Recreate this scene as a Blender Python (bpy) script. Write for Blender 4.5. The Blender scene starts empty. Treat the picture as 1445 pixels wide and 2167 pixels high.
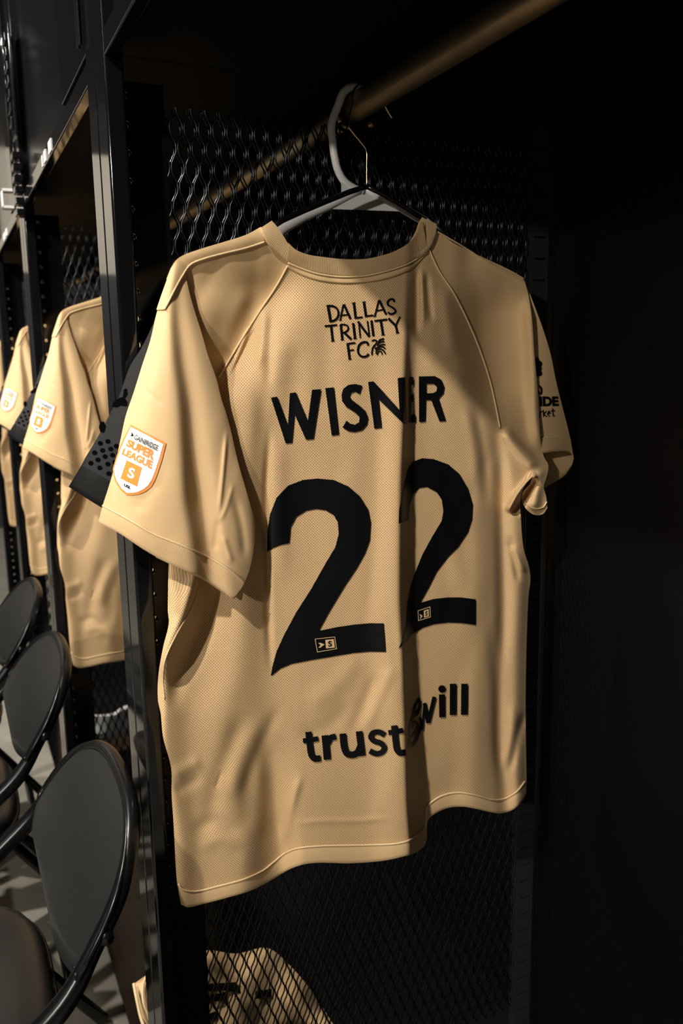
import bpy, bmesh, math, random
import numpy as np
from mathutils import Vector, Matrix
from mathutils.geometry import tessellate_polygon

sc = bpy.context.scene
COL = sc.collection
random.seed(4)
H = 1.2                                   # camera height above the floor

# ------------------------------------------------------------------ camera
W_, H_, F_ = 1445.0, 2167.0, 1800.0
CX, CY = W_ / 2, H_ / 2
def nrm(a): return a / np.linalg.norm(a)
def ray(x, y): return np.array([(x - CX) / F_, (y - CY) / F_, 1.0])
_Y = nrm(ray(-130, 775)); _d = nrm(ray(884, 11000)); _d = nrm(_d - _Y * (_d @ _Y))
ROT = np.array([np.cross(_Y, -_d), _Y, -_d])          # world axes (x into the lockers, y along the row, z up)
cam = bpy.data.cameras.new('camera'); cam.sensor_fit = 'VERTICAL'; cam.sensor_height = 36.0
cam.lens = 36.0 * F_ / H_; cam.clip_start = 0.02
cam.dof.use_dof = True; cam.dof.focus_distance = 1.02; cam.dof.aperture_fstop = 6.3
camo = bpy.data.objects.new('camera', cam); COL.objects.link(camo); sc.camera = camo
_r, _u, _b = ROT @ np.array([1, 0, 0]), ROT @ np.array([0, -1, 0]), ROT @ np.array([0, 0, -1])
camo.matrix_world = Matrix(((_r[0], _u[0], _b[0], 0), (_r[1], _u[1], _b[1], 0), (_r[2], _u[2], _b[2], H), (0, 0, 0, 1)))

# ------------------------------------------------------------------ world, lights, exposure
wd = bpy.data.worlds.new('world'); sc.world = wd; wd.use_nodes = True
wd.node_tree.nodes['Background'].inputs[0].default_value = (0.5, 0.55, 0.7, 1)
wd.node_tree.nodes['Background'].inputs[1].default_value = 0.003
sc.view_settings.view_transform = 'Standard'; sc.view_settings.look = 'None'
sc.view_settings.gamma = 1.0; sc.view_settings.use_curve_mapping = False
sc.view_settings.exposure = 0.0

def lamp(name, loc, target, power, size, color=(1, 0.94, 0.85)):
    l = bpy.data.lights.new(name, 'AREA'); l.shape = 'DISK'; l.size = size; l.energy = power; l.color = color
    o = bpy.data.objects.new(name, l); COL.objects.link(o); o.location = loc
    o.rotation_euler = (Vector(target) - Vector(loc)).to_track_quat('-Z', 'Y').to_euler()
    return o
lamp('ceiling_downlight', (-1.06, -0.20, 2.62), (0.4, 0.95, 1.1), 52, 0.06)
lamp('ceiling_downlight', (-0.95, 1.32, 2.62), (0.2, 1.95, 1.1), 40, 0.08)
lamp('ceiling_downlight', (-0.95, 2.28, 2.62), (0.2, 2.95, 1.1), 56, 0.08)
lamp('wall_lamp', (-2.9, -1.50, 2.24), (0.4, 0.9, 1.1), 64, 0.14)
_s = lamp('added_strip_light', (-2.6, 0.2, 2.70), (-2.6, 0.2, 0.0), 16, 2.6); _s.data.shape = 'RECTANGLE'; _s.data.size_y = 0.06  # added strip lamp: draws highlights along the post edges, also fills
lamp('ceiling_downlight', (-1.4, 5.4, 2.62), (-1.2, 6.8, 1.9), 34, 0.2)  # added lamp, brightens the far wall that the posts reflect

# ------------------------------------------------------------------ materials
def mat(name, color, rough=0.5, metal=0.0, spec=0.5, noise=None, bump=None):
    m = bpy.data.materials.new(name); m.use_nodes = True
    nt = m.node_tree; b = nt.nodes['Principled BSDF']
    b.inputs['Base Color'].default_value = (*color, 1); b.inputs['Roughness'].default_value = rough
    b.inputs['Metallic'].default_value = metal; b.inputs['Specular IOR Level'].default_value = spec
    if noise or bump:
        tc = nt.nodes.new('ShaderNodeTexCoord')
        n = nt.nodes.new('ShaderNodeTexNoise'); nt.links.new(tc.outputs['Object'], n.inputs['Vector'])
        n.inputs['Detail'].default_value = 5
        if noise:
            n.inputs['Scale'].default_value = noise[0]
            mx = nt.nodes.new('ShaderNodeMix'); mx.data_type = 'RGBA'
            mx.inputs[6].default_value = (*[c * (1 - noise[1]) for c in color], 1)
            mx.inputs[7].default_value = (*[min(1, c * (1 + noise[1])) for c in color], 1)
            nt.links.new(n.outputs['Fac'], mx.inputs[0]); nt.links.new(mx.outputs[2], b.inputs['Base Color'])
        if bump:
            n2 = nt.nodes.new('ShaderNodeTexNoise'); nt.links.new(tc.outputs['Object'], n2.inputs['Vector'])
            n2.inputs['Scale'].default_value = bump[0]; n2.inputs['Detail'].default_value = 4
            bp = nt.nodes.new('ShaderNodeBump'); bp.inputs['Strength'].default_value = bump[1]; bp.inputs['Distance'].default_value = 0.002
            nt.links.new(n2.outputs['Fac'], bp.inputs['Height']); nt.links.new(bp.outputs['Normal'], b.inputs['Normal'])
    return m
GOLD = (0.70, 0.475, 0.248)
def cloth_mat(name, color, kind):
    """kind 'perf': staggered pin holes from the UV map; 'rib': fine ribs; 'plain': smooth knit"""
    m = mat(name, color, 0.62, 0, 0.25); nt = m.node_tree; b = nt.nodes['Principled BSDF']
    b.inputs['Sheen Weight'].default_value = 0.12; b.inputs['Sheen Roughness'].default_value = 0.4
    uv = nt.nodes.new('ShaderNodeUVMap')
    if kind == 'perf':
        mp = nt.nodes.new('ShaderNodeMapping'); mp.inputs['Rotation'].default_value = (0, 0, math.radians(45))
        mp.inputs['Scale'].default_value = (400, 400, 400)
        nt.links.new(uv.outputs[0], mp.inputs[0])
        v = nt.nodes.new('ShaderNodeTexVoronoi'); v.voronoi_dimensions = '2D'; v.inputs['Scale'].default_value = 1.0
        v.inputs['Randomness'].default_value = 0.0
        nt.links.new(mp.outputs[0], v.inputs['Vector'])
        r = nt.nodes.new('ShaderNodeMapRange'); r.inputs[1].default_value = 0.20; r.inputs[2].default_value = 0.36
        nt.links.new(v.outputs['Distance'], r.inputs[0])
        mx = nt.nodes.new('ShaderNodeMix'); mx.data_type = 'RGBA'
        mx.inputs[6].default_value = (color[0] * .38, color[1] * .33, color[2] * .28, 1); mx.inputs[7].default_value = (*color, 1)
        nt.links.new(r.outputs[0], mx.inputs[0]); nt.links.new(mx.outputs[2], b.inputs['Base Color'])
    if kind == 'rib':
        w = nt.nodes.new('ShaderNodeTexWave'); w.bands_direction = 'X'; w.inputs['Scale'].default_value = 270
        nt.links.new(uv.outputs[0], w.inputs['Vector'])
        bp = nt.nodes.new('ShaderNodeBump'); bp.inputs['Strength'].default_value = 0.5; bp.inputs['Distance'].default_value = 0.0006
        nt.links.new(w.outputs['Fac'], bp.inputs['Height']); nt.links.new(bp.outputs['Normal'], b.inputs['Normal'])
    if kind == 'plain':
        n = nt.nodes.new('ShaderNodeTexNoise'); n.inputs['Scale'].default_value = 900; n.inputs['Detail'].default_value = 2
        nt.links.new(uv.outputs[0], n.inputs['Vector'])
        bp = nt.nodes.new('ShaderNodeBump'); bp.inputs['Strength'].default_value = 0.15; bp.inputs['Distance'].default_value = 0.0004
        nt.links.new(n.outputs['Fac'], bp.inputs['Height']); nt.links.new(bp.outputs['Normal'], b.inputs['Normal'])
    return m
M = dict(
    paint=mat('black_gloss_paint', (0.0035, 0.0035, 0.0045), 0.16, 0, 0.45, bump=(60, 0.04)),
    meshpaint=mat('black_mesh_paint', (0.050, 0.052, 0.057), 0.30, 1.0, 0.5),
    shelf=mat('black_shelf_paint', (0.0015, 0.0015, 0.002), 0.6, 0, 0.02),
    backp=mat('black_back_panel_paint', (0.002, 0.002, 0.003), 0.5, 0, 0.15),
    strip=mat('black_strip_paint', (0.020, 0.021, 0.023), 0.4, 0, 0.5),
    post=mat('black_post_paint', (0.004, 0.004, 0.005), 0.07, 0, 0.5),
    perf=cloth_mat('gold_perforated_knit', GOLD, 'perf'),
    plain=cloth_mat('gold_smooth_knit', GOLD, 'plain'),
    rib=cloth_mat('gold_rib_knit', GOLD, 'rib'),
    piping=mat('gold_piping', (0.78, 0.58, 0.33), 0.55, 0, 0.3),
    inside=mat('gold_cloth_inside', (0.62, 0.42, 0.21), 0.75, 0, 0.2),
    print=mat('black_print', (0.003, 0.003, 0.004), 0.45, 0, 0.22),
    tanprint=mat('gold_print', (0.66, 0.46, 0.24), 0.6),
    black=cloth_mat('black_knit', (0.036, 0.038, 0.042), 'plain'),
    blackrib=cloth_mat('black_rib_knit', (0.007, 0.007, 0.008), 'rib'),
    spots=mat('dark_spot_print', (0.002, 0.002, 0.0025), 0.9, 0, 0.05),
    white=mat('white_badge', (0.86, 0.86, 0.86), 0.5),
    orange=mat('orange_badge', (0.88, 0.27, 0.045), 0.5),
    plastic=mat('white_plastic', (0.88, 0.87, 0.86), 0.32, 0, 0.5),
    dark_plastic=mat('black_plastic', (0.008, 0.008, 0.009), 0.18, 0, 0.5),
    wire=mat('gold_wire', (0.72, 0.55, 0.28), 0.25, 1.0),
    steel=mat('brushed_rod', (0.34, 0.28, 0.19), 0.40, 1.0, noise=(40, .2)),
    vinyl=mat('black_vinyl', (0.011, 0.011, 0.011), 0.33, 0, 0.9, bump=(700, 0.06)),
    tube=mat('black_tube', (0.0035, 0.0035, 0.004), 0.26, 0, 0.35),
    towel=mat('white_cloth', (0.80, 0.80, 0.80), 0.9, bump=(200, .5)),
    tagw=mat('white_sticker', (0.62, 0.60, 0.58), 0.5),
    floor=mat('grey_floor', (0.30, 0.28, 0.235), 0.8, noise=(9, .25), bump=(300, .3)),
    wall=mat('beige_wall', (0.60, 0.55, 0.47), 0.8, noise=(3, .06)),
    dwall=mat('dark_wall', (0.02, 0.02, 0.022), 0.6, noise=(3, .1)),
    ceil=mat('dark_ceiling', (0.010, 0.010, 0.011), 0.9, noise=(3, .1)),
)

# ------------------------------------------------------------------ object helpers
def root(name, label, cat, loc=(0, 0, 0), group=None):
    o = bpy.data.objects.new(name, None); COL.objects.link(o); o.location = loc; o.empty_display_size = 0.1
    o['label'] = label; o['category'] = cat
    if group: o['group'] = group
    return o
def origin(parent):
    v = Vector((0, 0, 0))
    while parent is not None:
        v += parent.location; parent = parent.parent
    return v
def obj(name, verts, faces, material, parent=None, smooth=True, uvs=None, mats=None, fmat=None, bevel=0.0, label=None):
    """one mesh object; verts in world coordinates"""
    o0 = origin(parent)
    me = bpy.data.meshes.new(name)
    me.from_pydata([(v[0] - o0.x, v[1] - o0.y, v[2] - o0.z) for v in verts], [], [tuple(int(i) for i in f) for f in faces])
    for m in (mats or [material]): me.materials.append(m)
    if fmat is not None: me.polygons.foreach_set('material_index', fmat)
    if uvs is not None:
        ul = me.uv_layers.new(name='UVMap'); li = np.zeros(len(me.loops), dtype=np.int32)
        me.loops.foreach_get('vertex_index', li); ul.data.foreach_set('uv', np.asarray(uvs, dtype=np.float32)[li].ravel())
    if smooth: me.polygons.foreach_set('use_smooth', [True] * len(me.polygons))
    me.update()
    o = bpy.data.objects.new(name, me); COL.objects.link(o)
    if parent is not None: o.parent = parent
    if bevel:
        b = o.modifiers.new('bevel', 'BEVEL'); b.width = bevel; b.segments = 3; b.limit_method = 'ANGLE'; b.harden_normals = True; me.polygons.foreach_set('use_smooth', [True] * len(me.polygons))
    if label: o['label'] = label
    return o
class MB:
    def __init__(s): s.v = []; s.f = []
    def add(s, v, f):
        n = len(s.v); s.v += [tuple(map(float, p)) for p in v]; s.f += [tuple(i + n for i in q) for q in f]
    def box(s, x0, x1, y0, y1, z0, z1):
        s.add([(x, y, z) for z in (z0, z1) for y in (y0, y1) for x in (x0, x1)],
              [(0, 2, 3, 1), (4, 5, 7, 6), (0, 1, 5, 4), (2, 6, 7, 3), (0, 4, 6, 2), (1, 3, 7, 5)])
    def tube(s, pts, r, n=12, cap=True):
        pts = [np.array(p, float) for p in pts]; m = len(pts)
        rr = r if hasattr(r, '__len__') else [r] * m
        t = nrm(pts[1] - pts[0]); a = np.array([0, 0, 1.0]) if abs(t[2]) < .9 else np.array([1.0, 0, 0])
        u = nrm(np.cross(t, a)); V = []; Fc = []
        for i in range(m):
            t = nrm(pts[min(i + 1, m - 1)] - pts[max(i - 1, 0)])
            u = nrm(u - t * (u @ t)); w = np.cross(t, u)
            for k in range(n):
                q = 2 * math.pi * k / n; V.append(pts[i] + rr[i] * (math.cos(q) * u + math.sin(q) * w))
        for i in range(m - 1):
            for k in range(n):
                k2 = (k + 1) % n; Fc.append((i * n + k, i * n + k2, (i + 1) * n + k2, (i + 1) * n + k))
        if cap: Fc += [tuple(range(n))[::-1], tuple(range((m - 1) * n, m * n))]
        s.add(V, Fc)
    def build(s, name, material, parent=None, smooth=False, bevel=0.0, label=None):
        return obj(name, s.v, s.f, material, parent, smooth=smooth, bevel=bevel, label=label)
def copy_tree(o, parent=None, delta=None):
    c = o.copy(); COL.objects.link(c); c.parent = parent
    if delta is not None: c.location = o.location + Vector(delta)
    for ch in list(o.children): copy_tree(ch, c)
    return c
def structure(o): o['kind'] = 'structure'; return o

def at(x, y, Y):
    """the point of the plane at distance Y along the row that the photograph shows at pixel x, y"""
    d = ROT @ ray(x, y); p = d * (Y / d[1]); return np.array([p[0], p[1], p[2] + H])
def at_arr(X, Yp, D):
    R = np.stack([(X - CX) / F_, (Yp - CY) / F_, np.ones_like(X)], -1) @ ROT.T
    P = R * (D / R[..., 1])[..., None]; P[..., 2] += H; return P
def smooth_line(pts, n=60):
    """Catmull-Rom resample, even in arc length"""
    p = np.array(pts, float); k = len(p)
    if k == 2:
        t = np.linspace(0, 1, n)[:, None]; return p[0] * (1 - t) + p[1] * t
    q = np.vstack([2 * p[0] - p[1], p, 2 * p[-1] - p[-2]]); out = []
    for i in range(1, k):
        d1 = np.linalg.norm(q[i + 1] - q[i])
        m0 = (q[i + 1] - q[i - 1]) / (np.linalg.norm(q[i + 1] - q[i]) + np.linalg.norm(q[i] - q[i - 1])) * d1
        m1 = (q[i + 2] - q[i]) / (np.linalg.norm(q[i + 2] - q[i + 1]) + d1) * d1
        for t in np.linspace(0, 1, 16, endpoint=False):
            out.append((2*t**3 - 3*t**2 + 1) * q[i] + (t**3 - 2*t**2 + t) * m0 + (-2*t**3 + 3*t**2) * q[i + 1] + (t**3 - t**2) * m1)
    out.append(q[k]); o = np.array(out)
    s = np.concatenate([[0], np.cumsum(np.linalg.norm(np.diff(o, axis=0), axis=1))]); tt = np.linspace(0, s[-1], n)
    return np.stack([np.interp(tt, s, o[:, j]) for j in range(o.shape[1])], -1)

# ------------------------------------------------------------------ the room
def room():
    def slab(name, x0, x1, y0, y1, z0, z1, m):
        b = MB(); b.box(x0, x1, y0, y1, z0, z1); return structure(b.build(name, m))
    slab('floor', -4.0, 1.3, -2.6, 6.8, -0.06, 0.0, M['floor'])
    slab('ceiling', -4.0, 1.3, -2.6, 6.8, 2.72, 2.78, M['ceil'])
    slab('wall_left', -4.06, -4.0, -2.6, 6.8, 0, 2.72, M['dwall'])
    slab('wall_far', -4.0, 1.3, 6.8, 6.86, 0, 2.72, M['wall'])
    slab('wall_right', 1.3, 1.36, -2.6, 6.8, 0, 2.72, M['dwall'])
    slab('wall_behind', -4.0, 1.3, -2.66, -2.6, 0, 2.72, M['dwall'])
    slab('dark_band_1', -4.0, 1.3, 6.74, 6.8, 0, 1.86, M['dwall'])  # added dark band in place of far lockers, darkens reflections in the posts
room()

# ------------------------------------------------------------------ lockers
LW = 0.965                                 # spacing along the row
LOW, HIGH = H + 0.3254, H + 0.95
def mesh_sheet(name, y, x0, x1, z0, z1, parent):
    """expanded metal: zigzag strands that meet in bonds"""
    b = MB(); pw, ph = 0.0176, 0.045; nc = int((x1 - x0) / pw); nr = int((z1 - z0) / ph)
    w, th = 0.0012, 0.0010
    for c in range(2 * nc):
        cx0 = x0 + c * pw / 2; sgn = 1 if c % 2 == 0 else -1
        pts = []
        for r in range(nr + 1):
            z = z0 + r * ph
            lo, hi = (cx0 + w * .8, cx0 + pw / 2 - w * .8)
            for k in range(8 if r < nr else 1):
                q = math.cos(2 * math.pi * k / 8); q = math.copysign(abs(q) ** .62, q) * sgn if abs(q) > 1e-6 else 0.0
                pts.append(((lo + hi) / 2 - q * (hi - lo) / 2, z + ph * k / 8))
        V = []; n = len(pts)
        for i, (px, pz) in enumerate(pts):
            q = pts[min(i + 1, n - 1)]; p = pts[max(i - 1, 0)]
            tx, tz = q[0] - p[0], q[1] - p[1]; L = math.hypot(tx, tz); nx, nz = tz / L, -tx / L
            for k in range(6):
                a_ = math.pi * k / 3 + .3; V.append((px + nx * w * math.cos(a_), y + th * math.sin(a_), pz + nz * w * math.cos(a_)))
        Fc = []
        for i in range(n - 1):
            for k in range(6):
                k2 = (k + 1) % 6; Fc.append((i * 6 + k, i * 6 + k2, i * 6 + 6 + k2, i * 6 + 6 + k))
        b.add(V, Fc)
    return b.build(name, M['meshpaint'], parent, smooth=True)
def holed_strip(name, y, x0, x1, z0, z1, hx, r, pitch, zoff, parent):
    """thin plate with one column of round holes"""
    b = MB(); n = 16; k0 = 0; z = z0
    nz = int((z1 - z0) / pitch)
    for k in range(nz):
        za = z0 + k * pitch; zc = za + pitch / 2; zb = za + pitch
        for yy in (y, y + 0.0016):
            V = []; Fc = []
            rect = []
            for i in range(n):
                q = 2 * math.pi * (i + .5) / n; c, s_ = math.cos(q), math.sin(q)
                V.append((hx + r * c, yy, zc + r * s_))
                m = max(abs(c), abs(s_)); ux, uz = c / m, s_ / m
                V.append(((hx + ux * (x1 - hx)) if ux > 0 else (hx + ux * (hx - x0)), yy, zc + uz * pitch / 2))
            for i in range(n):
                j = (i + 1) % n; Fc.append((2 * i, 2 * i + 1, 2 * j + 1, 2 * j))
            # corner fills
            for (cxx, czz, a0) in ((x1, zb, math.pi / 4), (x0, zb, 3 * math.pi / 4), (x0, za, 5 * math.pi / 4), (x1, za, 7 * math.pi / 4)):
                i = int(a0 / (2 * math.pi) * n - .5) % n; j = (i + 1) % n
                V.append((cxx, yy, czz)); Fc.append((2 * i + 1, len(V) - 1, 2 * j + 1))
            b.add(V, Fc)
        ring = [(hx + r * math.cos(2 * math.pi * i / n), yy2, zc + r * math.sin(2 * math.pi * i / n)) for yy2 in (y, y + .0016) for i in range(n)]
        b.add(ring, [(i, (i + 1) % n, n + (i + 1) % n, n + i) for i in range(n)])
    return b.build(name, M['paint'], parent)
def slotted_strip(name, y, x0, x1, z0, z1, pitch, parent):
    b = MB(); k = 0; z = z0
    while z < z1:
        b.box(x0, x1, y, y + .002, z, z + pitch - .0028); z += pitch
    b.box(x0, x0 + .004, y + .0002, y + .0022, z0, z1); b.box(x1 - .004, x1, y + .0002, y + .0022, z0, z1)
    b.box(x0, x1, y + .006, y + .007, z0, z1)
    return b.build(name, M['strip'], parent, bevel=0)
def locker(label):
    t = root('locker', label, 'locker', (0.5, 0.57, 0.0), 'open mesh lockers in one row')
    y0, y1 = 0.091, 1.054
    for (a, c, px) in ((1.0, 1.054, .19), (y0, .145, .19)):
        b = MB(); b.box(px, px + .022, a, c, 0.02, 2.15); b.build('post', M['post'], t, bevel=.004)
    for yy in (1.05, y0 + .004):
        mesh_sheet('mesh_side_panel', yy, .262, .80, 0.10, 1.53, t)
        holed_strip('perforated_strip', yy - .001, .211, .266, 0.02, 1.535, .2215 if yy > 1 else .2215, .0038, .0312, 0, t)
        slotted_strip('slotted_strip', yy - .001, .799, .829, 0.03, 1.50, .0305, t)
    b = MB(); b.box(.845, .85, y0, y1, 0.02, 2.15); b.build('back_panel', M['backp'], t)
    b = MB(); b.box(.207, .845, y0, y1, H + .346, H + .352); b.build('top_shelf', M['shelf'], t)
    b = MB(); b.box(.205, .845, y0, y1, 0.02, .03); b.build('bottom_shelf', M['paint'], t)
    b = MB(); b.box(.192, .845, y0, y1, 2.15, 2.16); b.build('top_panel', M['paint'], t)
    b = MB(); b.box(.191, .206, .146, .999, LOW, H + .352)
    ln = b.build('front_rail', M['post'], t, bevel=.002)
    for (a, c) in ((.50, .535), (.575, .60), (.62, .63)):
        b = MB(); b.box(.1895, .191, a, c, LOW + .004, LOW + .022); b.build('sticker', M['tagw'], ln, label='white sticker')
    b = MB(); b.box(.192, .20, .148, .372, H + .362, 2.12)
    d = b.build('door', M['post'], t, bevel=.0015)
    b = MB(); b.box(.203, .209, .376, .998, H + .362, 2.12); b.build('inner_door', M['paint'], t, bevel=.001)
    for yy in (.150, .163):
        b = MB(); b.tube([(.186, yy, H + .372), (.186, yy, H + .88)], .0030, 12); b.build('hinge_pin', M['post'], d, smooth=True)
    b = MB(); b.tube([(.508, y0 + .005, H + .3136), (.508, 1.048, H + .3136)], .0165, 32)
    rd = b.build('hanging_rod', M['steel'], t, smooth=True, label='brushed metal hanging rod')
    for yy in (1.040, y0 + .004):
        b = MB(); b.tube([(.508, yy, H + .3136), (.508, yy + .008, H + .3136)], .024, 28); b.build('rod_flange', M['paint'], rd)
    b = MB(); b.tube([(.536, 1.036, H + .300), (.536, 1.046, H + .300)], .005, 12); b.build('screw', M['steel'], rd)
    return t
L0 = locker('nearest black mesh locker holding the large gold jersey with the number on its back')
for k, lb in ((1, 'second black mesh locker, its gold jersey half hidden behind the nearest post'),
              (2, 'third black mesh locker, only a narrow gold sleeve showing in it'),
              (3, 'farthest black mesh locker at the left edge of the photo')):
    c = copy_tree(L0, None, (0, k * LW, 0)); c['label'] = lb
    if k == 1: L1 = c

def atv(x, y, V):
    d = ROT @ ray(x, y); p = d * (V / d[0]); return (p[0], p[1], p[2] + H)
def latch(parent):
    a, c = atv(24, 70, .184), atv(24, 245, .184)
    b = MB(); ym = (a[1] + c[1]) / 2
    b.box(.180, .186, ym - .03, ym + .03, H + .45, H + .66)
    lt = b.build('latch_plate', M['post'], parent, bevel=.002)
    b = MB()
    for k in range(7): b.box(.174, .182, ym - .02, ym + .015, H + .47 + k * .026, H + .487 + k * .026)
    lt2 = b.build('latch_teeth', M['paint'], lt, bevel=.002)
    b = MB()
    for k in range(6): b.box(.172, .190, 1.95 - .03, 1.95 + .005, H + .30 + k * .022, H + .314 + k * .022)
    b.build('notched_strip', M['paint'], parent, bevel=.002)
    b = MB(); b.box(.165, .190, 2.16, 2.19, H + .352, H + .358); b.box(.165, .168, 2.16, 2.19, H + .352, H + .395); b.box(.165, .190, 2.16, 2.19, H + .389, H + .395)
    b.build('hasp', M['tagw'], parent, bevel=.001)

latch(L1)

# ------------------------------------------------------------------ jersey surfaces
U1 = 0.958                                # distance of the jersey's plane along the row
NODE_ROWS = [
 (560, [330,440,500,540,565,650,780,862,870,885,900,960,1000,1020,1050,1100], [0,0,0.1,0.2,0.4,0.6,0.8,0.9,0.65,0.4,0.5,0.3,0,0,0,0]),
 (700, [330,440,480,520,575,660,780,858,866,884,920,960,1000,1020,1050,1100], [0,0,0,0.2,0.9,1.2,1.7,2.0,1.4,0.95,1.1,0.9,0.3,0,0,0]),
 (870, [330,420,460,530,560,660,790,855,862,876,920,975,1030,1045,1060,1110], [0,0,0.2,1.0,0.7,1.4,2.05,3.0,2.0,1.3,1.4,1.5,0.5,0.2,0,-0.3]),
 (1050, [330,400,440,520,563,660,790,848,858,880,940,1000,1045,1062,1090,1130], [0,0,0,0.8,0.4,1.3,2.25,3.5,2.2,1.3,1.3,1.5,0.7,0.2,0.9,0.6]),
 (1250, [330,380,445,520,565,650,780,846,857,884,940,1000,1045,1065,1095,1120], [-1,1.4,-0.6,0.8,0.4,1.2,2.35,3.8,2.3,1.2,1.3499999999999999,1.5,0.8,0,0.5,-0.6]),
 (1400, [330,350,420,510,565,650,780,852,863,888,940,1000,1042,1062,1090,1115], [-1.2,0.8,-0.4,0.8,0.4,1.2,2.45,4.0,2.4,1.3,1.45,1.6,1.0,0,0.4,-0.7]),
 (1550, [330,350,400,480,570,640,780,858,868,895,950,1000,1040,1060,1090,1113], [-1,0.6,0.2,0.9,0.3,1,2.55,4.3,2.4,1.2,1.3499999999999999,1.6,1.0,-0.1,0.4,-0.7]),
 (1700, [350,372,410,500,575,630,780,862,872,905,950,1000,1045,1070,1095,1113], [-0.6,0.6,0.2,1.0,-0.6,1.2,2.75,4.6,2.6,0.6,0.8,1.5,0.9,0,0.8,-0.4]),
 (1800, [360,385,420,510,590,640,780,868,877,907,950,1000,1050,1075,1095,1113], [0,0.8,0.4,1.3,-0.8,1.5,2.75,4.5,2.6,0.0,0.5,1.4,1.0,0.5,1.0,-0.2]),
 (1930, [360,385,420,510,590,640,780,868,877,907,950,1000,1050,1075,1095,1113], [0,0.8,0.4,1.3,-0.8,1.5,2.75,4.5,2.6,0.0,0.5,1.4,1.0,0.5,1.0,-0.2]),
]
SLEEVE_ROWS = [
 (540, [350,364,370,376,382,387,392,400], [0,.3,.5,.6,.5,.4,.3,.2]),
 (650, [322,338,352,362,375,395,412,425], [-.8,.2,1.0,1.3,.9,.9,.5,0]),
 (750, [298,318,345,365,385,415,443,458], [-1,.3,1.6,2.0,1.3,1.5,1.0,.3]),
 (850, [268,290,330,375,402,435,470,485], [-1,.4,2.0,2.6,1.5,1.8,1.3,.5]),
 (950, [240,265,320,380,412,450,496,510], [-1,.5,2.4,3.1,1.7,2.2,1.6,.6]),
 (1050,[218,248,310,385,425,465,528,540], [-1,.5,2.6,3.5,1.8,2.5,1.7,.6]),
 (1150,[198,228,310,400,440,475,540,552], [-1,.5,2.6,3.6,2.1,2.8,1.8,.6]),
 (1280,[190,220,310,410,450,490,528,545], [-1,.5,2.6,3.6,2.1,2.8,1.8,.6]),
]
def pchip(x, y, xq):
    """monotone cubic through x,y at xq (vectors over the last axis)"""
    h = np.diff(x); d = np.diff(y) / h; m = np.zeros_like(y)
    for i in range(1, len(x) - 1):
        if d[i - 1] * d[i] > 0:
            w1, w2 = 2 * h[i] + h[i - 1], h[i] + 2 * h[i - 1]
            m[i] = (w1 + w2) / (w1 / d[i - 1] + w2 / d[i])
    m[0], m[-1] = d[0], d[-1]
    xq = np.clip(xq, x[0] - 20, x[-1] + 20); i = np.clip(np.searchsorted(x, xq) - 1, 0, len(x) - 2)
    t = (xq - x[i]) / h[i]; t = np.clip(t, -.5, 1.5)
    return (2*t**3 - 3*t**2 + 1) * y[i] + (t**3 - 2*t**2 + t) * h[i] * m[i] + (-2*t**3 + 3*t**2) * y[i+1] + (t**3 - t**2) * h[i] * m[i+1]
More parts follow.
